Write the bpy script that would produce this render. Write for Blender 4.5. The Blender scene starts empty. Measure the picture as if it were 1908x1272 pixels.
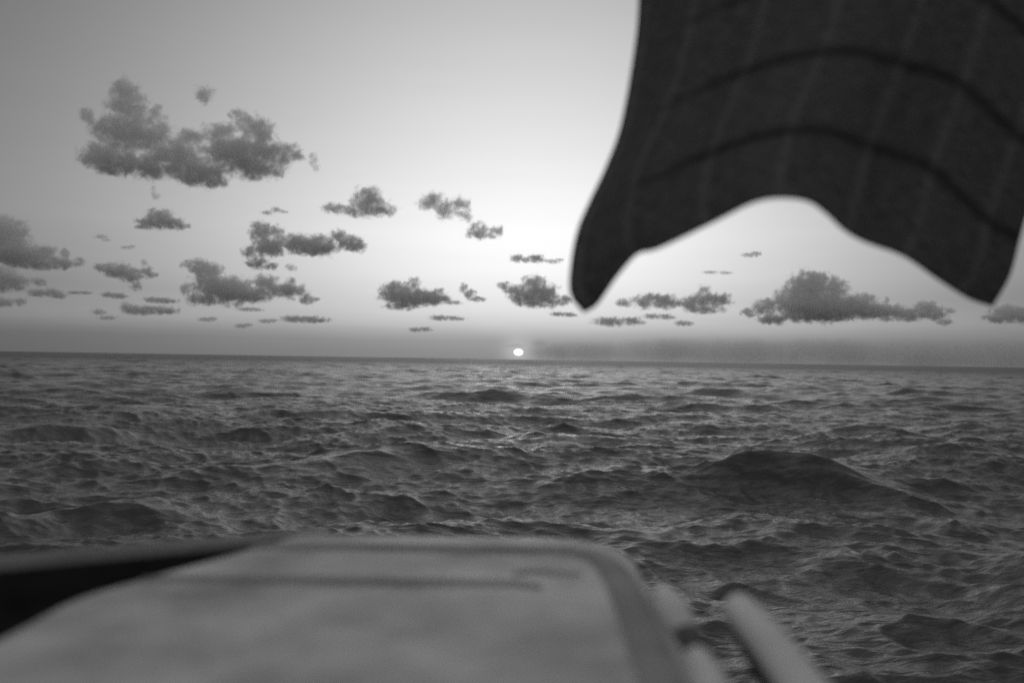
import bpy, bmesh, math, random
import numpy as np
from mathutils import Vector, Matrix, noise
R = math.radians
random.seed(7)
scene = bpy.context.scene
col = scene.collection

# ------------------------------------------------------------------ camera
PW, PH = 1908.0, 1272.0
LENS = 30.0
FPX = PW * LENS / 36.0
EYE = Vector((0, 0, 2.5))
PITCH, ROLL = 1.2, 0.92
cam_d = bpy.data.cameras.new('camera')
cam_d.lens = LENS; cam_d.sensor_width = 36.0
cam_d.clip_start = 0.02; cam_d.clip_end = 200000
cam_d.dof.use_dof = True
cam_d.dof.focus_distance = 12.0
cam_d.dof.aperture_fstop = 1.4
cam_d.dof.aperture_blades = 0
cam = bpy.data.objects.new('camera', cam_d); col.objects.link(cam)
CM = Matrix.Translation(EYE) @ Matrix.Rotation(R(90 + PITCH), 4, 'X') @ Matrix.Rotation(R(ROLL), 4, 'Z')
cam.matrix_world = CM
scene.camera = cam

def ray(px, py):
    """world direction through a photo pixel, with unit camera depth"""
    return CM.to_3x3() @ Vector(((px - PW/2) / FPX, -(py - PH/2) / FPX, -1.0))
def at(px, py, depth):
    return EYE + ray(px, py) * depth
def on_level(px, py, z):
    d = ray(px, py)
    return EYE + d * ((z - EYE.z) / d.z)

# ------------------------------------------------------------------ world
SUN_AZ, SUN_EL = 0.4, 1.6
w = bpy.data.worlds.new('World'); scene.world = w; w.use_nodes = True
nt = w.node_tree; nt.nodes.clear()
class NB:
    """tiny helper that chains math nodes"""
    def __init__(s, nt): s.nt = nt
    def m(s, op, *a, clamp=False):
        n = s.nt.nodes.new('ShaderNodeMath'); n.operation = op; n.use_clamp = clamp
        for i, v in enumerate(a):
            if isinstance(v, (int, float)): n.inputs[i].default_value = v
            else: s.nt.links.new(v, n.inputs[i])
        return n.outputs[0]
    def curve(s, val, pts, lo, hi):
        """piecewise linear value of val through pts"""
        n = s.nt.nodes.new('ShaderNodeMapRange'); n.inputs[1].default_value = lo; n.inputs[2].default_value = hi
        s.nt.links.new(val, n.inputs[0])
        r = s.nt.nodes.new('ShaderNodeValToRGB'); r.color_ramp.interpolation = 'LINEAR'
        e = r.color_ramp.elements
        while len(e) < len(pts): e.new(0.5)
        for k, (x, y) in enumerate(pts):
            e[k].position = (x - lo) / (hi - lo); e[k].color = (y, y, y, 1)
        s.nt.links.new(n.outputs[0], r.inputs[0])
        b = s.nt.nodes.new('ShaderNodeRGBToBW'); s.nt.links.new(r.outputs[0], b.inputs[0])
        return b.outputs[0]
nb = NB(nt)
tc = nt.nodes.new('ShaderNodeTexCoord')
sep = nt.nodes.new('ShaderNodeSeparateXYZ'); nt.links.new(tc.outputs['Generated'], sep.inputs[0])
dx, dy, dz = sep.outputs
DEG = 57.29578
el = nb.m('MULTIPLY', nb.m('ARCSINE', dz), DEG)
azr = nb.m('MULTIPLY', nb.m('ARCTAN2', dx, dy), DEG)
az = nb.m('SUBTRACT', azr, 1.5)
cosel = nb.m('SQRT', nb.m('MAXIMUM', nb.m('SUBTRACT', 1.0, nb.m('MULTIPLY', dz, dz)), 0.0))
aze = nb.m('MULTIPLY', az, cosel)
# soft unevenness of the air so that no gradient is perfectly smooth
nz = nt.nodes.new('ShaderNodeTexNoise'); nz.inputs['Scale'].default_value = 5.0; nz.inputs['Detail'].default_value = 4
mp = nt.nodes.new('ShaderNodeMapping'); mp.inputs['Scale'].default_value = (1, 1, 12)
nt.links.new(tc.outputs['Generated'], mp.inputs[0]); nt.links.new(mp.outputs[0], nz.inputs[0])
wob = nb.m('SUBTRACT', nz.outputs[0], 0.5)
elw = nb.m('ADD', el, nb.m('MULTIPLY', wob, 0.4))
C = nb.curve(elw, [(-1, .205), (0.3, .205), (1.2, .225), (1.7, .285), (2.4, .44), (3.6, .57), (5.5, .71), (8.2, .80),
                  (11, .75), (16, .62), (23, .44), (32, .38), (45, .34), (90, .28)], -1, 90)
g1 = nb.m('EXPONENT', nb.m('MULTIPLY', nb.m('POWER', nb.m('DIVIDE', aze, 24.0), 2.0), -1.0))
back = nb.curve(nb.m('ABSOLUTE', az), [(0, .15), (33, .15), (75, .34), (180, .42)], 0, 180)
A = nb.m('ADD', back, nb.m('MULTIPLY', g1, 0.82))
g2 = nb.m('EXPONENT', nb.m('MULTIPLY', nb.m('POWER', nb.m('DIVIDE', aze, 34.0), 2.0), -1.0))
A2 = nb.m('ADD', nb.m('ADD', back, .10), nb.m('MULTIPLY', g2, 0.78))
band = nb.curve(el, [(0, 1), (1.6, 1), (4.0, 0), (90, 0)], 0, 90)
AA = nb.m('ADD', nb.m('MULTIPLY', A, nb.m('SUBTRACT', 1.0, band)), nb.m('MULTIPLY', A2, band))
L = nb.m('MULTIPLY', C, AA)
L = nb.m('MULTIPLY', L, nb.m('ADD', 1.0, nb.m('MULTIPLY', wob, 0.06)))
sky = nt.nodes.new('ShaderNodeTexSky'); sky.sky_type = 'NISHITA'; sky.sun_disc = False
sky.sun_elevation = R(SUN_EL); sky.sun_rotation = R(SUN_AZ); sky.dust_density = 3.0
bw = nt.nodes.new('ShaderNodeRGBToBW'); nt.links.new(sky.outputs[0], bw.inputs[0])
aur = nb.m('ADD', nb.m('POWER', nb.m('SUBTRACT', aze, .4 - 1.5), 2.0), nb.m('POWER', nb.m('SUBTRACT', el, .45), 2.0))
L = nb.m('ADD', L, nb.m('MULTIPLY', nb.m('EXPONENT', nb.m('MULTIPLY', aur, -1.1)), .16))
tot = nb.m('ADD', L, nb.m('MULTIPLY', bw.outputs[0], 0.012))
bg = nt.nodes.new('ShaderNodeBackground'); bg.inputs[1].default_value = 1.0
nt.links.new(tot, bg.inputs[0])
wo = nt.nodes.new('ShaderNodeOutputWorld'); nt.links.new(bg.outputs[0], wo.inputs[0])
w.cycles.sampling_method = 'MANUAL'; w.cycles.sample_map_resolution = 512

# ------------------------------------------------------------------ sun lamp and exposure
sl = bpy.data.lights.new('sun_lamp', 'SUN'); sl.energy = 0.03; sl.angle = R(10); sl.color = (1, 1, 1)
so = bpy.data.objects.new('sun_lamp', sl); col.objects.link(so)
sd = Vector((math.sin(R(SUN_AZ)) * math.cos(R(SUN_EL)), math.cos(R(SUN_AZ)) * math.cos(R(SUN_EL)), math.sin(R(SUN_EL))))
so.rotation_euler = sd.to_track_quat('Z', 'Y').to_euler()
so.location = (0, 0, 60)
scene.view_settings.view_transform = 'Standard'
scene.view_settings.look = 'None'
scene.view_settings.exposure = 0.2
scene.view_settings.gamma = 1.0
scene.render.engine = 'CYCLES'
scene.cycles.use_denoising = False
scene.cycles.max_bounces = 14
scene.cycles.volume_bounces = 12
scene.cycles.sample_clamp_indirect = 4
scene.cycles.volume_max_steps = 256
scene.cycles.volume_step_rate = 0.4

# ------------------------------------------------------------------ helpers
def tag(o, label=None, cat=None, group=None, kind=None):
    if label: o['label'] = label
    if cat: o['category'] = cat
    if group: o['group'] = group
    if kind: o['kind'] = kind
    return o
def link_mesh(name, me, mat, parent=None, smooth=True):
    o = bpy.data.objects.new(name, me); col.objects.link(o)
    if mat: me.materials.append(mat)
    if parent: o.parent = parent
    if smooth: me.polygons.foreach_set('use_smooth', [True] * len(me.polygons))
    return o
def obj_bm(name, bm, mat, parent=None, smooth=True):
    bmesh.ops.recalc_face_normals(bm, faces=bm.faces)
    me = bpy.data.meshes.new(name); bm.to_mesh(me); bm.free()
    return link_mesh(name, me, mat, parent, smooth)
def empty(name, loc):
    o = bpy.data.objects.new(name, None); col.objects.link(o); o.location = loc; o.empty_display_size = .1
    return o
def new_mat(name):
    m = bpy.data.materials.new(name); m.use_nodes = True
    return m, m.node_tree, m.node_tree.nodes['Principled BSDF']
def grey_mat(name, lo, hi, rough, scale=8, bump=0.0, bscale=60, spec=.5, stretch=(1, 1, 1), coords='Object'):
    m, t, p = new_mat(name)
    tcn = t.nodes.new('ShaderNodeTexCoord'); mpn = t.nodes.new('ShaderNodeMapping')
    mpn.inputs['Scale'].default_value = stretch
    t.links.new(tcn.outputs[coords], mpn.inputs[0])
    n = t.nodes.new('ShaderNodeTexNoise'); n.inputs['Scale'].default_value = scale; n.inputs['Detail'].default_value = 6
    n.inputs['Roughness'].default_value = .6
    t.links.new(mpn.outputs[0], n.inputs[0])
    r = t.nodes.new('ShaderNodeValToRGB')
    r.color_ramp.elements[0].position = .32; r.color_ramp.elements[0].color = (lo, lo, lo, 1)
    r.color_ramp.elements[1].position = .66; r.color_ramp.elements[1].color = (hi, hi, hi, 1)
    t.links.new(n.outputs[0], r.inputs[0]); t.links.new(r.outputs[0], p.inputs['Base Color'])
    p.inputs['Roughness'].default_value = rough; p.inputs['Specular IOR Level'].default_value = spec
    if bump:
        n2 = t.nodes.new('ShaderNodeTexNoise'); n2.inputs['Scale'].default_value = bscale; n2.inputs['Detail'].default_value = 4
        t.links.new(tcn.outputs[coords], n2.inputs[0])
        b = t.nodes.new('ShaderNodeBump'); b.inputs['Strength'].default_value = bump; b.inputs['Distance'].default_value = .004
        t.links.new(n2.outputs[0], b.inputs['Height']); t.links.new(b.outputs[0], p.inputs['Normal'])
    return m

def catmull(pts, n):
    P = [Vector(p) for p in pts]; P = [P[0] * 2 - P[1]] + P + [P[-1] * 2 - P[-2]]
    dense = []
    for i in range(1, len(P) - 2):
        for k in range(24):
            t = k / 24
            a, b, c, d = P[i - 1], P[i], P[i + 1], P[i + 2]
            dense.append(.5 * ((2 * b) + (c - a) * t + (2 * a - 5 * b + 4 * c - d) * t * t + (3 * b - a - 3 * c + d) * t ** 3))
    dense.append(P[-2])
    L_ = [0]
    for a, b in zip(dense, dense[1:]): L_.append(L_[-1] + (b - a).length)
    out = []; j = 0
    for k in range(n):
        s = L_[-1] * k / (n - 1)
        while j < len(L_) - 2 and L_[j + 1] < s: j += 1
        f = 0 if L_[j + 1] == L_[j] else (s - L_[j]) / (L_[j + 1] - L_[j])
        out.append(dense[j].lerp(dense[j + 1], f))
    return out

# ------------------------------------------------------------------ sea
def ocean_tile(N, Lm, seed, wind_dir, lmin, lmax, peak, std, spread=2.0):
    rng = np.random.default_rng(seed)
    k1 = 2 * np.pi * np.fft.fftfreq(N, d=Lm / N)
    kx, ky = np.meshgrid(k1, k1, indexing='ij')
    k = np.hypot(kx, ky); k[0, 0] = 1
    wd = np.array([math.sin(R(wind_dir)), math.cos(R(wind_dir))])
    cosd = (kx * wd[0] + ky * wd[1]) / k
    kp = 2 * np.pi / peak
    P = k ** -4.0 * np.exp(-1.25 * (kp / k) ** 2) * (np.abs(cosd) ** spread + .06)
    lam = 2 * np.pi / k
    P *= (lam > lmin) * (lam < lmax) * np.exp(-(lmin / lam) ** 2)
    P[0, 0] = 0
    H = (rng.normal(size=(N, N)) + 1j * rng.normal(size=(N, N))) * np.sqrt(P)
    h = np.fft.ifft2(H).real
    s = std / h.std()
    gx = np.fft.ifft2(1j * kx / k * H).real * s
    gy = np.fft.ifft2(1j * ky / k * H).real * s
    return h * s, gx, gy
def sample(tile, Lm, x, y):
    N = tile.shape[0]
    u = (x / Lm * N) % N; v = (y / Lm * N) % N
    i = np.floor(u).astype(int); j = np.floor(v).astype(int)
    fu = u - i; fv = v - j
    i %= N; j %= N
    i2 = (i + 1) % N; j2 = (j + 1) % N
    return (tile[i, j] * (1 - fu) * (1 - fv) + tile[i2, j] * fu * (1 - fv) + tile[i, j2] * (1 - fu) * fv + tile[i2, j2] * fu * fv)

# ridge: crest pixel, distance, half length, front width, back width, heading of the crest line (deg), weight
RIDGES = [
    (1490, 828, 17.2, 1.45, .58, 2.4, -6, .95),
    (1600, 862, 16.2, 1.4, .52, 2.0, -22, .8),
    (215, 892, 14.0, 1.1, .5, 1.2, 6, .5),
    (690, 836, 18.5, 2.1, .8, 2.0, -3, .75),
    (1085, 795, 25.0, 2.6, 1.0, 2.4, -4, .8),
    (80, 770, 27.0, 2.4, 1.1, 2.4, 4, .85),
    (590, 752, 33.0, 2.0, 1.0, 2.2, -4, .7),
    (250, 746, 36.0, 1.8, 1.0, 2.0, 0, .7),
    (1610, 768, 30.0, 2.6, 1.1, 2.2, 3, .6),
    (810, 938, 11.5, .5, .4, .7, -8, .25),
]
def build_sea():
    fine = np.arange(-50, 50.01, 0.072)
    coarse = np.arange(53, 307.1, 3.0)
    ang = np.radians(np.concatenate([fine, coarse])); na = len(ang)
    rs = [0.5]
    while rs[-1] < 60000:
        r = rs[-1]
        rs.append(r * (1 + (.06 if r < 4 else .0042 if r < 60 else .008 if r < 500 else .03)))
    rs = np.array(rs); nr = len(rs)
    Rr, Aa = np.meshgrid(rs, ang, indexing='ij')
    X = Rr * np.sin(Aa); Y = Rr * np.cos(Aa)
    Z = np.zeros_like(X); DX = np.zeros_like(X); DY = np.zeros_like(X)
    def fade(a, b): return np.clip((b - Rr) / (b - a), 0, 1)
    specs = [
        (512, 211.0, 12, 8, 3.5, 60, 14.0, .135, 1500, 6000, .9, 3.0),
        (512, 47.0, 26, -10, .9, 7.0, 4.2, .070, 120, 450, .95, 3.2),
        (512, 11.3, 5, 20, .16, 1.5, .9, .021, 28, 75, .8, 1.6),
    ]
    for (N, Lm, seed, wd, lmin, lmax, peak, std, f0, f1, chop, spr) in specs:
        h, gx, gy = ocean_tile(N, Lm, seed, wd, lmin, lmax, peak, std, spr)
        f = fade(f0, f1)
        Z += sample(h, Lm, X, Y) * f; DX += sample(gx, Lm, X, Y) * f * chop; DY += sample(gy, Lm, X, Y) * f * chop
    hb_t = ocean_tile(512, 47.0, 31, 0, .9, 7.0, 4.0, .08, 1.0)[0]; hb = sample(hb_t, 47.0, X, Y); hc = sample(hb_t, 47.0, X + 17, Y + 9)
    for (px, py, d, ln, wf, wb, hd, wt) in RIDGES:
        p = at(px, py, d)
        ux, uy = math.cos(R(hd)), math.sin(R(hd))
        s = (X - p.x) * ux + (Y - p.y) * uy
        t = -(X - p.x) * uy + (Y - p.y) * ux
        s2 = s / ln
        bend = .18 * ln * s2 * s2
        t = t + bend + 3.0 * hb; s2 = s2 + 2.2 * hc / ln
        wdt = np.where(t < 0, wf, wb)
        g = np.exp(-np.abs(s2) ** 2.0) * np.exp(-np.abs(t / wdt) ** 1.3)
        Z = Z * (1 - .45 * g) + max(p.z, .1) * .85 * wt * g
    X = X + DX; Y = Y + DY
    co = np.stack([X, Y, Z], -1).reshape(-1, 3)
    # sea is closed round the circle; the middle is capped by one centre vertex
    i = np.arange(nr - 1)[:, None]; j = np.arange(na)[None, :]
    j2 = (j + 1) % na
    q = np.stack([i * na + j, i * na + j2, (i + 1) * na + j2, (i + 1) * na + j], -1).reshape(-1, 4)
    q = q[:, ::-1]
    n0 = len(co); co = np.concatenate([co, [[0, 0, 0]]])
    jj = np.arange(na); cap = np.stack([np.full(na, n0), (jj + 1) % na, jj], -1)
    me = bpy.data.meshes.new('sea')
    me.vertices.add(len(co)); me.vertices.foreach_set('co', co.astype(np.float32).ravel())
    nl = q.size + cap.size
    me.loops.add(nl); me.loops.foreach_set('vertex_index', np.concatenate([q.ravel(), cap.ravel()]).astype(np.int32))
    np_ = len(q) + len(cap)
    st = np.concatenate([np.arange(len(q)) * 4, len(q) * 4 + np.arange(len(cap)) * 3]).astype(np.int32)
    me.polygons.add(np_); me.polygons.foreach_set('loop_start', st)
    me.update(calc_edges=True); me.validate()
    m, t, p = new_mat('sea_water')
    p.inputs['Base Color'].default_value = (.068, .068, .068, 1)
    p.inputs['Roughness'].default_value = .22
    p.inputs['IOR'].default_value = 1.52
    g = t.nodes.new('ShaderNodeNewGeometry')
    prev = None
    for (sc, dist, st_, stretch) in ((.07, .8, .8, (.8, 2.2, 1)), (.35, .18, .8, (.8, 2.2, 1)), (1.6, .068, .8, (.8, 2.0, 1)), (7.0, .021, .85, (.9, 1.7, 1))):
        mpn = t.nodes.new('ShaderNodeMapping'); mpn.inputs['Scale'].default_value = stretch
        mpn.inputs['Rotation'].default_value = (0, 0, R(6))
        t.links.new(g.outputs['Position'], mpn.inputs[0])
        n = t.nodes.new('ShaderNodeTexNoise'); n.inputs['Scale'].default_value = sc; n.inputs['Detail'].default_value = 5
        n.inputs['Roughness'].default_value = .55; n.inputs['Distortion'].default_value = .4
        t.links.new(mpn.outputs[0], n.inputs[0])
        b = t.nodes.new('ShaderNodeBump'); b.inputs['Strength'].default_value = st_; b.inputs['Distance'].default_value = dist
        t.links.new(n.outputs[0], b.inputs['Height'])
        if prev: t.links.new(prev, b.inputs['Normal'])
        prev = b.outputs[0]
    t.links.new(prev, p.inputs['Normal'])
    # waves too small to model far out act as roughness
    vl = t.nodes.new('ShaderNodeVectorMath'); vl.operation = 'LENGTH'; t.links.new(g.outputs['Position'], vl.inputs[0])
    mr = t.nodes.new('ShaderNodeMapRange'); mr.inputs[1].default_value = 40; mr.inputs[2].default_value = 500
    mr.inputs[3].default_value = .15; mr.inputs[4].default_value = .45
    t.links.new(vl.outputs['Value'], mr.inputs[0]); t.links.new(mr.outputs[0], p.inputs['Roughness'])
    o = link_mesh('sea', me, m)
    tag(o, 'choppy dark grey open sea running out to the horizon', 'sea', kind='structure')
build_sea()

# ------------------------------------------------------------------ boat: hatch, side deck, rails
M_gel = grey_mat('weathered_gelcoat', .28, .80, .5, 4.2, .25, 40, .45)
M_dark = grey_mat('black_deck', .016, .028, .9, 12, .3, 90, .0)  # near-black base colour of the side deck
M_cap = grey_mat('grey_toe_rail', .13, .22, .5, 9, .2, 60, .4)
M_tube = grey_mat('pale_tube_paint', .72, .86, .6, 14, .15, 70, .5)
M_hull = grey_mat('hull_paint', .35, .5, .4, 3, .1, 20, .5)
M_strip = grey_mat('black_clamp_and_shade', .04, .07, .6, 20, .2, 80, .3)  # black of the rail clamp, also the painted shade under the handrail

RIM = EYE.z - .35                      # level of the hatch rim
boat = empty('boat', (0, .6, 0))
tag(boat, 'blurred pale boat hatch with rounded corner, dark side deck and two rails in the foreground', 'boat')
def under(o):
    o.parent = boat; o.matrix_parent_inverse = Matrix.Translation((0, -.6, 0)); return o

def round_poly(pts, radii, n=14):
    out = []
    P = [Vector(p) for p in pts]
    for i, p in enumerate(P):
        a = (P[i - 1] - p).normalized(); b = (P[(i + 1) % len(P)] - p).normalized()
        r = radii[i]
        th = math.acos(max(-1, min(1, a.dot(b)))) / 2
        d = r / math.tan(th); c = p + (a + b).normalized() * (r / math.sin(th))
        s = p + a * d - c; e = p + b * d - c
        a0 = math.atan2(s.y, s.x); a1 = math.atan2(e.y, e.x)
        da = (a1 - a0 + math.pi) % (2 * math.pi) - math.pi
        for k in range(n + 1):
            t = a0 + da * k / n
            out.append(c + Vector((math.cos(t), math.sin(t))) * r)
    return out
def resample(poly, step):
    out = []
    for i, p in enumerate(poly):
        q = poly[(i + 1) % len(poly)]; L_ = (q - p).length
        n = max(1, int(L_ / step))
        for k in range(n): out.append(p.lerp(q, k / n))
    return out
def inset(poly, d):
    out = []; n = len(poly)
    for i, p in enumerate(poly):
        t = (poly[(i + 1) % n] - poly[i - 1]).normalized()
        out.append(p + Vector((-t.y, t.x)) * d)        # counter clockwise polygon: left is inside
    return out
def ringed(poly, profile, fill=True, zfun=None):
    """closed shell: rings of (inset, z) round poly, last ring filled, first ring closed below"""
    bm = bmesh.new(); rings = []
    for d, z in profile:
        rings.append([bm.verts.new((p.x, p.y, z + (zfun(p) if zfun else 0))) for p in inset(poly, d)])
    n = len(poly)
    for a, b in zip(rings, rings[1:]):
        for i in range(n): bm.faces.new((a[i], a[(i + 1) % n], b[(i + 1) % n], b[i]))
    if fill: bm.faces.new(rings[-1])
    bm.faces.new(rings[0][::-1])
    return bm

# hatch lid: horizontal moulding with a rolled edge, and groove shade laid on as grey strips instead of cut grooves
def sm(a, b, x):
    t = max(0, min(1, (x - a) / (b - a))); return t * t * (3 - 2 * t)
lid_poly = resample(round_poly([(.232, -.4), (.232, 1.715), (-.42, 1.715), (-.64, 1.24), (-.64, -.4)], [.05, .16, .10, .25, .05]), .025)
RR = .034
roll = [(RR * (1 - math.cos(t)), -RR * (1 - math.sin(t))) for t in [k * math.pi / 2 / 9 for k in range(10)]]
bm = bmesh.new(); rings = []
n = len(lid_poly)
for d, z in [(0, -.16)] + roll + [(.05, .0008), (.075, .0012)]:
    rings.append([bm.verts.new((p.x, p.y, RIM + z)) for p in inset(lid_poly, d)])
for a, b in zip(rings, rings[1:]):
    for i in range(n): bm.faces.new((a[i], a[(i + 1) % n], b[(i + 1) % n], b[i]))
bm.faces.new(rings[-1]); bm.faces.new(rings[0][::-1])
lid = under(obj_bm('hatch_lid', bm, M_gel))
lid['label'] = 'pale weathered hatch lid with a rounded corner'
def ribbon(path, z0, z1):
    """flat strip along (x, y, width) points, rounded over its top"""
    bm = bmesh.new(); P = [Vector((x, y, w)) for x, y, w in path]
    P = catmull([Vector((p.x, p.y, p.z)) for p in P], 60)
    rr = []
    for i, p in enumerate(P):
        t = (P[min(i + 1, 59)] - P[max(i - 1, 0)]); t.z = 0; t.normalize(); nn = Vector((-t.y, t.x))
        rr.append([bm.verts.new((p.x + nn.x * k * p.z / 2, p.y + nn.y * k * p.z / 2, z)) for k, z in ((-1, z0), (-.9, z1), (0, z1 + .0006), (.9, z1), (1, z0))])
    for a, b in zip(rr, rr[1:]):
        for k in range(5): bm.faces.new((a[k], a[(k + 1) % 5], b[(k + 1) % 5], b[k]))
    bm.faces.new(rr[0]); bm.faces.new(rr[-1][::-1])
    return bm
M_mark = grey_mat('grey_lid_mark', .26, .42, .7, 10, .2, 60, .3)  # grey for the painted groove shade and one small dark patch
rm_ = obj_bm('groove_shade', ribbon([(-.47, 1.565, .02), (-.40, 1.57, .045), (-.2, 1.572, .05), (.0, 1.572, .05), (.11, 1.568, .05), (.160, 1.515, .052), (.176, 1.40, .055), (.178, 1.23, .058), (.174, 1.05, .058), (.170, .9, .058), (.165, .5, .055)], RIM - .004, RIM + .0045), M_mark)  # painted shade of the far groove and the rolled right edge
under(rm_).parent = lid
sm_ = obj_bm('groove_shade', ribbon([(-.565, 1.325, .008), (-.52, 1.33, .026), (-.40, 1.335, .032), (-.2, 1.335, .034), (-.05, 1.335, .034), (.01, 1.333, .030), (.035, 1.325, .02), (.05, 1.31, .008)], RIM - .004, RIM + .0045), M_mark)  # grey strip standing in for shade in the inner panel's groove
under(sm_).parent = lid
lt = obj_bm('dark_patch', ribbon([(.01, 1.395, .012), (.04, 1.41, .022), (.09, 1.405, .018), (.12, 1.40, .008)], RIM - .004, RIM + .004), M_mark); under(lt).parent = lid  # small darker patch on the lid

# side deck and toe rail running diagonally on the left
A0 = Vector((-.36, 1.745)); A1 = Vector((-2.6, .47))
dirv = (A1 - A0).normalized(); nrm = Vector((dirv.y, -dirv.x))
if nrm.y < 0: nrm = -nrm
def strip(a, b, w0, w1, z0, z1, r):
    """bar from a to b, offsets w0..w1 across, between heights z0 and z1, rounded top edges"""
    bm = bmesh.new(); sec = []
    for k in range(7): t = k * math.pi / 2 / 6; sec.append((w0 + r - r * math.cos(t), z1 - r + r * math.sin(t)))
    for k in range(7): t = math.pi / 2 - k * math.pi / 2 / 6; sec.append((w1 - r + r * math.cos(t), z1 - r + r * math.sin(t)))
    sec = [(w0, z0)] + sec + [(w1, z0)]
    rr = []
    N = 24
    for i in range(N + 1):
        p = a.lerp(b, i / N)
        rr.append([bm.verts.new((p.x + nrm.x * s, p.y + nrm.y * s, z)) for s, z in sec])
    m_ = len(sec)
    for i in range(N):
        for k in range(m_): bm.faces.new((rr[i][k], rr[i][(k + 1) % m_], rr[i + 1][(k + 1) % m_], rr[i + 1][k]))
    bm.faces.new(rr[0]); bm.faces.new(rr[-1][::-1])
    return bm
under(obj_bm('toe_rail', strip(A0, A1, -.02, .045, RIM - .2, RIM - .004, .018), M_cap))['label'] = 'soft grey toe rail along the dark side deck'
bm = bmesh.new()
dk = [(-.36, 1.725, -.016), (-.45, 1.60, -.075), (-.60, 1.2, -.085), (-.60, -.6, -.085), (-2.6, -.6, -.03), (-2.6, .46, -.016)]
top = [bm.verts.new((x, y, RIM + z)) for x, y, z in dk]; bot = [bm.verts.new((x, y, RIM - .2)) for x, y, z in dk]
bmesh.ops.triangulate(bm, faces=[bm.faces.new(top)]); bm.faces.new(bot[::-1])
for i in range(len(dk)): bm.faces.new((top[i], top[(i + 1) % 6], bot[(i + 1) % 6], bot[i]))
under(obj_bm('side_deck', bm, M_dark, smooth=False))['label'] = 'black side deck left of the hatch'
# hull below everything
hp = [Vector(p) for p in [(-2.55, -3.2), (.20, -3.2), (.20, 1.55), (.05, 1.67), (-.34, 1.67), (-.95, 1.36), (-2.55, .5)]]
bm = bmesh.new()
rr = []
for z, k in ((RIM - .165, 1.0), (1.6, .995), (.9, .97), (.2, .92), (-.6, .82)):
    c = Vector((-.9, -.6)); rr.append([bm.verts.new((c.x + (p.x - c.x) * k, c.y + (p.y - c.y) * k, z if True else 0)) for p in hp])
for a, b in zip(rr, rr[1:]):
    for i in range(len(hp)): bm.faces.new((a[i], a[(i + 1) % len(hp)], b[(i + 1) % len(hp)], b[i]))
bm.faces.new(rr[0]); bm.faces.new(rr[-1][::-1])
under(obj_bm('hull', bm, M_hull, smooth=False))

def tube(path, radii, seg=20, cap=5):
    """round bar along path with domed ends"""
    bm = bmesh.new(); P = [Vector(p) for p in path]
    t0 = (P[1] - P[0]).normalized(); t1 = (P[-1] - P[-2]).normalized()
    pts = []
    for k in range(cap):
        a = math.pi / 2 * k / cap
        pts.append((P[0] - t0 * (radii[0] * math.cos(a)) * .8 , max(.0008, radii[0] * math.sin(a)), t0))
    for i, p in enumerate(P):
        tt = (P[min(i + 1, len(P) - 1)] - P[max(i - 1, 0)]).normalized(); pts.append((p, radii[i], tt))
    for k in range(cap - 1, -1, -1):
        a = math.pi / 2 * k / cap
        pts.append((P[-1] + t1 * (radii[-1] * math.cos(a)) * .8, max(.0008, radii[-1] * math.sin(a)), t1))
    rings = []
    for p, r, tt in pts:
        u = tt.cross(Vector((0, 0, 1))).normalized(); v = u.cross(tt).normalized()
        rings.append([bm.verts.new(p + u * (r * math.cos(2 * math.pi * k / seg)) + v * (r * math.sin(2 * math.pi * k / seg))) for k in range(seg)])
    for a, b in zip(rings, rings[1:]):
        for k in range(seg): bm.faces.new((a[k], a[(k + 1) % seg], b[(k + 1) % seg], b[k]))
    bm.faces.new(rings[0][::-1]); bm.faces.new(rings[-1])
    return bm
zr = RIM - .005
# grab rail hugging the lid's right edge, in two lengths with a dark clamp between
gr0 = [on_level(1238, 1108, zr), on_level(1252, 1135, zr), on_level(1264, 1160, zr), on_level(1272, 1174, zr - .004)]
gr = under(obj_bm('grab_rail', tube(gr0, [.017, .023, .023, .021]), M_tube)); gr['label'] = 'short pale length of rail beside the hatch corner'
gr1 = [on_level(1300, 1232, zr - .012), on_level(1320, 1275, zr - .012), on_level(1360, 1400, zr - .012), on_level(1500, 1800, zr - .012)]
gl = under(obj_bm('grab_rail', tube(gr1, [.019, .023, .023, .023]), M_tube)); gl['label'] = 'longer pale length of rail running towards the viewer'
cl = [on_level(1276, 1182, zr - .014), on_level(1298, 1228, zr - .014)]
c_ = obj_bm('rail_clamp', tube(cl, [.023, .023]), M_strip); under(c_); c_.parent = gr
# outer handrail, free of the hull
zo = RIM + .0
ho = [on_level(1378, 1135, zo), on_level(1440, 1205, zo), on_level(1508, 1296, zo), on_level(1640, 1475, zo), on_level(1860, 1800, zo)]
hr = under(obj_bm('handrail', tube(ho, [.023, .025, .0255, .026, .026]), M_tube)); hr['label'] = 'thick pale tube with a rounded end outside the hatch'
sh = [on_level(1372, 1160, zo - .04), on_level(1412, 1215, zo - .04), on_level(1464, 1290, zo - .04), on_level(1600, 1490, zo - .04), on_level(1800, 1800, zo - .04)]
s_ = obj_bm('underside_shade', tube(sh, [.012, .02, .022, .022, .022]), M_strip); under(s_); s_.parent = hr  # dark tube added to stand in for the handrail's shaded underside
kb = [on_level(1353, 1134, zo - .004), on_level(1374, 1130, zo)]
k_ = obj_bm('knob', tube(kb, [.008, .007], 12), M_tube); under(k_); k_.parent = hr
for yy in (-.35, .15):
    br = [(.19, yy, RIM - .12), (.26, yy, RIM - .09), (.33, yy, RIM - .02)]
    b_ = obj_bm('bracket', tube(br, [.014, .014, .014], 12), M_tube); under(b_); b_.parent = hr

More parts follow.
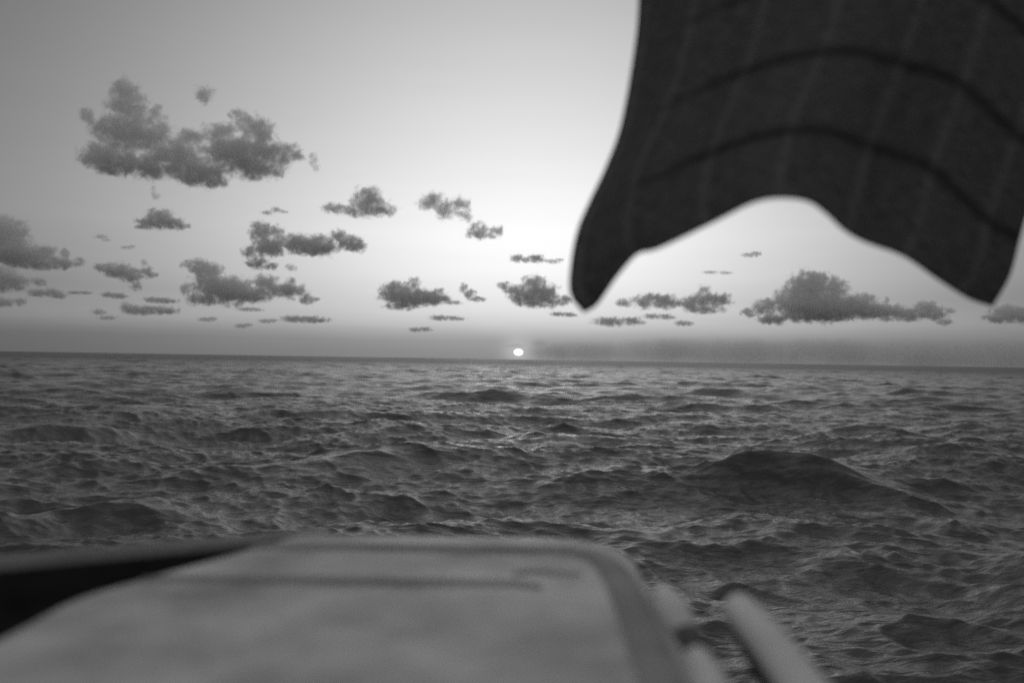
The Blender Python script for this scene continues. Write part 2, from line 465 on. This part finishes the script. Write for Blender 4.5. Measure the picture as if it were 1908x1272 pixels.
# ------------------------------------------------------------------ hanging cloth
def build_cloth():
    NU, NV = 150, 150
    # bottom hem, left selvedge, right selvedge, top (above the frame); pixels give the drape's outline at its own depth
    bottom = catmull([(1088, 582), (1112, 568), (1150, 515), (1188, 474), (1228, 463), (1330, 414), (1400, 379), (1450, 369), (1505, 375), (1540, 398),
                      (1575, 430), (1615, 452), (1685, 478), (1750, 522), (1805, 556), (1848, 571)], NU)
    left = catmull([(1190, -420), (1194, -200), (1190, 0), (1181, 100), (1158, 230), (1132, 305), (1098, 378), (1078, 425), (1066, 480), (1063, 545), (1088, 582)], NV)
    right = catmull([(2180, -420), (2120, -200), (2040, 0), (1995, 150), (1945, 300), (1912, 400), (1898, 450), (1880, 515), (1848, 571)], NV)
    top = catmull([(1190, -420), (1350, -520), (1550, -560), (1800, -560), (2000, -500), (2180, -420)], NU)
    bm = bmesh.new(); uvl = bm.loops.layers.uv.new('UVMap')
    grid = []; UV = {}
    for j in range(NV):
        v = j / (NV - 1); row = []
        for i in range(NU):
            u = i / (NU - 1)
            # Coons patch
            c = left[j] * (1 - u) + right[j] * u + top[i] * (1 - v) + bottom[i] * v
            c -= left[0] * (1 - u) * (1 - v) + right[0] * u * (1 - v) + left[-1] * (1 - u) * v + right[-1] * u * v
            d = 1.75 - .32 * math.sin(math.pi * u) * (.35 + .65 * v) + .10 * u
            d += .020 * math.sin(u * 17 + v * 2.0) * v + .012 * math.sin(u * 31 + 1.0 - v * 4) * v * v
            d += .015 * noise.noise((u * 4, v * 3, 0))
            p = at(c.x, c.y, d)
            ve = bm.verts.new(p); UV[ve] = (u, v); row.append(ve)
        grid.append(row)
    for j in range(NV - 1):
        for i in range(NU - 1):
            f = bm.faces.new((grid[j][i], grid[j][i + 1], grid[j + 1][i + 1], grid[j + 1][i]))
            for lp in f.loops: lp[uvl].uv = UV[lp.vert]
    m, t, p = new_mat('dark_checked_weave')
    b2 = NB(t)
    uvn = t.nodes.new('ShaderNodeUVMap'); uvn.uv_map = 'UVMap'
    sp = t.nodes.new('ShaderNodeSeparateXYZ'); t.links.new(uvn.outputs[0], sp.inputs[0])
    U, V = sp.outputs[0], sp.outputs[1]
    def lines(val, centres, half, soft):
        tot = None
        for c in centres:
            a = b2.m('ABSOLUTE', b2.m('SUBTRACT', val, c))
            mr = t.nodes.new('ShaderNodeMapRange'); mr.interpolation_type = 'SMOOTHSTEP'
            mr.inputs[1].default_value = half - soft; mr.inputs[2].default_value = half + soft
            mr.inputs[3].default_value = 1; mr.inputs[4].default_value = 0
            t.links.new(a, mr.inputs[0])
            tot = mr.outputs[0] if tot is None else b2.m('MAXIMUM', tot, mr.outputs[0])
        return tot
    pale = lines(U, [.02, .165, .327, .492, .657, .79, .93], .009, .007)
    gb = b2.m('EXPONENT', b2.m('MULTIPLY', b2.m('POWER', b2.m('ABSOLUTE', b2.m('DIVIDE', b2.m('SUBTRACT', U, .73), .17)), 2.0), -1.0))
    gl_ = b2.m('EXPONENT', b2.m('MULTIPLY', b2.m('POWER', b2.m('ABSOLUTE', b2.m('DIVIDE', b2.m('SUBTRACT', U, .30), .12)), 2.0), -1.0))
    W = b2.m('ADD', V, b2.m('ADD', b2.m('MULTIPLY', gb, .043), b2.m('MULTIPLY', gl_, .014)))
    fd = t.nodes.new('ShaderNodeMapRange'); fd.interpolation_type = 'SMOOTHSTEP'; fd.inputs[1].default_value = .04; fd.inputs[2].default_value = .36
    t.links.new(U, fd.inputs[0])
    dark = b2.m('MULTIPLY', lines(W, [.23, .39, .55, .71, .87], .010, .010), fd.outputs[0])
    nz = t.nodes.new('ShaderNodeTexNoise'); nz.inputs['Scale'].default_value = 1.0; nz.inputs['Detail'].default_value = 5
    mpn = t.nodes.new('ShaderNodeMapping'); mpn.inputs['Scale'].default_value = (30, 190, 1)
    t.links.new(uvn.outputs[0], mpn.inputs[0]); t.links.new(mpn.outputs[0], nz.inputs[0])
    base = b2.m('MULTIPLY', .17, b2.m('ADD', -.1, b2.m('MULTIPLY', nz.outputs[0], 2.2)))
    base = b2.m('ADD', base, b2.m('MULTIPLY', pale, .06))
    base = b2.m('MULTIPLY', base, b2.m('SUBTRACT', 1.0, b2.m('MULTIPLY', dark, .55)))
    cmb = t.nodes.new('ShaderNodeCombineColor')
    for k in range(3): t.links.new(base, cmb.inputs[k])
    t.links.new(cmb.outputs[0], p.inputs['Base Color'])
    p.inputs['Roughness'].default_value = .95; p.inputs['Specular IOR Level'].default_value = .1
    wv = t.nodes.new('ShaderNodeBump'); wv.inputs['Strength'].default_value = .4; wv.inputs['Distance'].default_value = .002
    t.links.new(nz.outputs[0], wv.inputs['Height']); t.links.new(wv.outputs[0], p.inputs['Normal'])
    tr = t.nodes.new('ShaderNodeBsdfTranslucent'); t.links.new(cmb.outputs[0], tr.inputs[0])
    mx = t.nodes.new('ShaderNodeMixShader'); mx.inputs[0].default_value = .3
    t.links.new(p.outputs[0], mx.inputs[1]); t.links.new(tr.outputs[0], mx.inputs[2])
    t.links.new(mx.outputs[0], t.nodes['Material Output'].inputs[0])
    o = obj_bm('hanging_cloth', bm, m)
    sol = o.modifiers.new('thickness', 'SOLIDIFY'); sol.thickness = .004; sol.offset = 0
    tag(o, 'dark checked cloth hanging in an arch at upper right with two drooping corners', 'cloth')
build_cloth()

# ------------------------------------------------------------------ sun
sp_ = at(966, 656, 90000)
bm = bmesh.new(); bmesh.ops.create_uvsphere(bm, u_segments=48, v_segments=24, radius=90000 * 8.3 / FPX)
for v in bm.verts: v.co.z *= .70        # flattened by the low air
ms, t, p = new_mat('sun_glow'); t.nodes.clear()
em = t.nodes.new('ShaderNodeEmission'); em.inputs[1].default_value = 2.2
ou = t.nodes.new('ShaderNodeOutputMaterial'); t.links.new(em.outputs[0], ou.inputs[0])
sun = obj_bm('setting_sun', bm, ms); sun.location = sp_
tag(sun, 'small white flattened setting sun just above the sea horizon', 'sun')

# ------------------------------------------------------------------ clouds
def cloud_mat(name, sigma, ells, nscale, albedo, rag):
    """vapour whose density fades outwards through a union of lobes, torn by fractal noise"""
    m = bpy.data.materials.new(name); m.use_nodes = True; t = m.node_tree; t.nodes.clear()
    ou = t.nodes.new('ShaderNodeOutputMaterial')
    pv = t.nodes.new('ShaderNodeVolumePrincipled')
    pv.inputs['Color'].default_value = (albedo, albedo, albedo, 1)
    pv.inputs['Anisotropy'].default_value = .3
    tcn = t.nodes.new('ShaderNodeTexCoord'); P = tcn.outputs['Object']; b = NB(t)
    n = t.nodes.new('ShaderNodeTexNoise'); n.inputs['Scale'].default_value = nscale; n.inputs['Detail'].default_value = 4
    n.inputs['Roughness'].default_value = .52; n.inputs['Distortion'].default_value = .7
    t.links.new(P, n.inputs[0])
    mn = None
    for c, r in ells:
        v = t.nodes.new('ShaderNodeVectorMath'); v.operation = 'MULTIPLY_ADD'
        t.links.new(P, v.inputs[0])
        v.inputs[1].default_value = (1 / r[0], 1 / r[1], 1 / r[2]); v.inputs[2].default_value = (-c[0] / r[0], -c[1] / r[1], -c[2] / r[2])
        d = t.nodes.new('ShaderNodeVectorMath'); d.operation = 'DOT_PRODUCT'
        t.links.new(v.outputs[0], d.inputs[0]); t.links.new(v.outputs[0], d.inputs[1])
        mn = d.outputs['Value'] if mn is None else b.m('SMOOTH_MIN', mn, d.outputs['Value'], .7)
    f = b.m('ADD', b.m('SUBTRACT', 1.0, mn), b.m('MULTIPLY', b.m('SUBTRACT', n.outputs[0], .5), rag))
    mr = t.nodes.new('ShaderNodeMapRange'); mr.interpolation_type = 'SMOOTHSTEP'
    mr.inputs[1].default_value = .0; mr.inputs[2].default_value = 1.4; mr.inputs[3].default_value = 0; mr.inputs[4].default_value = sigma
    t.links.new(f, mr.inputs[0]); t.links.new(mr.outputs[0], pv.inputs['Density'])
    t.links.new(pv.outputs[0], ou.inputs['Volume'])
    return m
GROUP = 'clouds over the sea'
def cloud(label, blobs, od=4.0, rag=4.3, base=520.0, albedo=.99, name='cloud', group=GROUP, wisp=.42, grow=1.28, deep=.8, coarse=1.0):
    ys = max(b[1] + b[3] for b in blobs)
    elev = max(.011, (668 - ys) / FPX)
    D = min(26000.0, base / elev)
    s = D / FPX
    cx = sum(b[0] for b in blobs) / len(blobs); cy = sum(b[1] for b in blobs) / len(blobs)
    org = at(cx, cy, D)
    bm = bmesh.new(); rnd = random.Random(int(cx * 31 + cy)); ells = []
    medr = sorted(min(b[2], b[3]) for b in blobs)[len(blobs) // 2]
    for (px, py, rx, ry) in blobs:
        rx *= grow; ry *= grow
        rz = min(rx, 2.2 * ry) * deep
        p = at(px, py, D) - org
        p.y += rnd.uniform(-.3, .3) * rz * s
        ells.append((p, (rx * s, rz * s, ry * s)))
        bmesh.ops.create_icosphere(bm, subdivisions=3, radius=1.45, matrix=Matrix.Translation(p) @ Matrix.Diagonal((rx * s, rz * s, ry * s, 1)))
    me = bpy.data.meshes.new('tmp'); bm.to_mesh(me); bm.free()
    tmp = bpy.data.objects.new('tmp', me); col.objects.link(tmp)
    rm = tmp.modifiers.new('r', 'REMESH'); rm.mode = 'VOXEL'; rm.voxel_size = max(1.0, medr / 5.0) * s
    bpy.context.view_layer.update()
    me2 = bpy.data.meshes.new_from_object(tmp.evaluated_get(bpy.context.evaluated_depsgraph_get()))
    bpy.data.objects.remove(tmp); bpy.data.meshes.remove(me)
    thick = 1.6 * medr * s
    m = cloud_mat('cloud_vapour', .8 * od / thick, ells, 1.0 / (medr * s * .95 * coarse), albedo, rag)
    me2.materials.clear()
    o = link_mesh(name, me2, m); o.location = org
    tag(o, label, 'cloud', group)
    return o

cloud('largest cloud, a dark two winged mass high on the left', [
    (229,166,24,20),(238,197,30,30),(165,217,14,13),(185,232,20,14),(229,245,45,28),(282,250,35,28),(290,206,11,11),
    (189,289,32,20),(220,303,45,22),(167,298,13,9),(273,307,40,22),(326,290,45,28),(352,258,25,16),(374,324,45,22),(396,340,25,10),
    (440,285,55,32),(462,232,25,18),(440,213,14,9),(484,250,28,24),(410,245,26,14),(387,241,12,13),(506,289,35,20),(475,316,45,16),(541,278,18,10),(550,294,18,9)],
    od=4.2)
cloud('tiny wisp at the right tip of the largest cloud', [(583,296,9,12),(590,312,6,8)], od=1.6, wisp=.5)
cloud('small round puff floating above the notch of the largest cloud', [(380,177,17,16),(397,172,7,7)], od=2.6, wisp=.47)
cloud('small triangular cloud directly below the largest cloud', [(299,404,24,13),(286,415,24,11),(317,417,28,10),(264,423,12,5),(340,423,11,5)], od=3.2)
cloud('large dark cloud cut by the left edge of the picture', [(18,443,34,30),(-6,432,34,28),(35,474,45,20),(79,474,22,15),(75,492,40,9),(114,490,20,11),(123,474,8,10),(146,490,11,8)], od=5)
cloud('dark cloud at the left edge just below the large one', [(10,518,27,20),(26,526,22,14),(-5,534,25,9)], od=5)
cloud('tiny puff right of the lower left edge cloud', [(70,524,11,7),(78,528,8,5)], od=2.6)
cloud('small ragged two lump cloud low at far left', [(70,545,18,7),(99,545,14,8),(108,550,14,6)], od=3)
cloud('lowest small cloud touching the left edge', [(6,563,22,8),(37,562,10,7)], od=3.2)
cloud('slanting ragged cloud with a hanging tail, left of the dome clouds', [(189,498,13,7),(220,504,26,12),(247,514,18,12),(254,533,10,9),(272,506,10,10),(284,512,9,6),(268,491,6,7)], od=3.6)
cloud('broad cloud with two humps and flat base at left centre', [(348,494,10,7),(374,498,20,13),(390,507,22,15),(398,531,30,24),(428,541,40,22),(380,557,28,11),(467,549,35,14),(498,531,20,16),(489,517,13,8),(535,541,28,13),(541,525,13,8),(571,556,14,10),(588,557,7,4)], od=4.6)
cloud('small puff tucked against the left side of the two humped cloud', [(348,538,11,11),(342,534,7,7)], od=3)
cloud('long cloud with a tall left tower and knobbed right end', [(489,434,20,17),(480,420,10,8),(515,436,14,14),(502,461,28,16),(467,470,15,11),(480,490,18,11),(505,497,12,7),(555,452,32,15),(594,457,30,17),(572,468,28,8),(630,440,17,11),(652,452,22,13),(668,461,13,9)], od=4.2)
cloud('tiny puff under the long knobbed cloud', [(541,498,8,6),(549,501,5,4)], od=1.8, wisp=.47)
cloud('faint tiny wisp between the largest and the long cloud', [(515,391,9,5),(497,396,10,4),(528,394,8,3)], od=1.2, wisp=.5)
cloud('low flat dark cloud beneath the two humped cloud', [(266,578,32,8),(238,573,12,9),(308,578,22,7)], od=3.4)
cloud('thin streak cloud above the low flat one at left', [(304,560,26,5),(284,558,14,5)], od=2.2)
cloud('faint ragged shred low at far left', [(184,581,12,5),(200,592,16,4)], od=1.8)
cloud('small flat cloud below the slanting ragged cloud', [(203,549,12,5),(220,551,14,5)], od=2.6)
cloud('thinnest streak of cloud at left', [(140,545,14,3),(158,545,12,3)], od=1.8)
cloud('long flat cloud low at left centre', [(550,594,24,6),(580,595,30,6)], od=2.6)
cloud('faint short streak low beneath the two humped cloud', [(384,595,15,4),(396,594,8,4)], od=1.4)
cloud('faint short streak nearest the horizon at left', [(450,607,12,4),(462,605,9,3)], od=1.6)
cloud('rounded pale cloud high left of centre', [(685,375,27,23),(691,363,18,13),(704,392,30,11),(663,391,18,13)], od=3, wisp=.45)
cloud('small flat companion left of the rounded pale cloud', [(622,388,20,9),(640,391,12,8)], od=2.0, wisp=.46)
cloud('slanting soft cloud high at centre', [(807,376,25,14),(830,390,22,15),(792,385,12,8),(857,380,16,15),(866,400,13,13)], od=2.5, wisp=.46)
cloud('small mound cloud below the slanting soft cloud', [(892,430,17,14),(899,437,28,7),(926,430,11,11),(878,437,10,6)], od=2.8, wisp=.45)
cloud('small broken cloud close to the left cloth corner', [(965,481,13,7),(999,482,15,7),(982,484,12,5)], od=2.4)
cloud('faint streak touching the left cloth corner', [(1030,487,14,4),(1042,484,9,3)], od=1.2)
cloud('flat based cloud with small turrets left of the sun', [(741,540,25,13),(772,528,10,12),(767,554,46,15),(817,549,15,10),(801,556,30,11),(726,549,18,10),(843,564,17,4),(748,570,30,7)], od=4)
cloud('small comma shaped cloud left of the sun', [(864,536,8,8),(874,547,11,9),(889,557,14,5)], od=3.4)
cloud('dome shaped cloud directly above the sun', [(942,533,13,7),(958,540,18,10),(996,526,19,12),(1002,547,31,22),(977,553,25,13),(995,566,32,6),(1023,556,15,17),(1048,561,15,9)], od=4.2)
cloud('thin flat streak low left of the sun', [(820,592,18,5),(845,593,20,4)], od=2)
cloud('short thin streak lower left of the sun', [(775,614,13,4),(792,613,12,4)], od=1.8)
cloud('thin streak below the left cloth corner', [(1040,585,14,4),(1060,586,14,4)], od=2)
cloud('ragged lumpy cloud just right of the left cloth corner', [(1202,562,22,12),(1238,562,26,12),(1163,564,14,8),(1218,553,20,8)], od=3)
cloud('peaked cloud in the middle under the cloth arch', [(1312,543,11,12),(1316,559,34,12),(1345,558,17,11),(1286,566,20,10),(1312,576,34,8)], od=3.2)
cloud('flat low cloud under the ragged lumpy cloud', [(1138,599,30,8),(1178,598,20,7)], od=2.4)
cloud('faint lump under the peaked cloud', [(1270,602,12,5),(1282,603,10,4)], od=1.8)
cloud('faint patch between the ragged and the peaked cloud', [(1216,589,16,5),(1240,590,16,5)], od=1.6)
cloud('tall dome of cloud with a long lumpy tail under the cloth arch', [(1515,537,38,28),(1519,520,24,13),(1555,540,24,20),(1491,545,24,22),(1456,554,13,17),(1426,573,22,14),(1515,573,65,23),(1397,581,14,9),(1439,594,24,10),(1570,573,40,20),(1515,590,70,8),
    (1604,556,22,10),(1604,574,35,17),(1651,565,8,12),(1646,581,50,13),(1693,586,45,10),(1727,577,23,14),(1744,586,18,12),(1761,600,13,6)], od=4.6)
cloud('tiny round puff right of the lumpy tail', [(1771,578,6,5),(1777,580,4,4)], od=2.6)
cloud('dark cloud bank cut by the right edge of the picture', [(1884,582,30,12),(1920,588,50,14),(1858,593,25,8),(1879,573,13,6)], od=4)
cloud('faint speck of cloud high inside the cloth arch', [(1396,475,13,4),(1408,473,10,5)], od=1.4, wisp=.48)
cloud('faint broken streak inside the cloth arch', [(1324,507,14,3),(1352,508,12,3)], od=.9, wisp=.48)
cloud('thread of vapour hanging below the largest cloud', [(286,356,5,14),(291,366,7,6)], od=1.2)
cloud('faint smudge of cloud above the slanting ragged cloud', [(188,441,11,4),(198,447,8,3)], od=.9)
cloud('faint shred right of the smudge over the slanting ragged cloud', [(236,461,12,3),(246,459,7,2.5)], od=.8)
cloud('faint flat shred directly under the two humped cloud', [(462,576,20,4),(478,577,12,3)], od=1.4)
cloud('faint streak touching the left end of the long flat cloud', [(498,598,15,4),(508,597,9,3)], od=1.4)
cloud('long low haze bank lying on the horizon right of the sun', [(1040,656,60,12),(1006,640,16,9),(960,644,22,4),(1090,654,90,18),(1250,654,110,22),(1400,656,120,24),(1560,658,120,24),(1720,660,120,25),(1880,662,120,25),(2030,664,100,25)],
    od=1.0, rag=1.4, base=480, name='cloud_bank', deep=1.0, coarse=2.6)
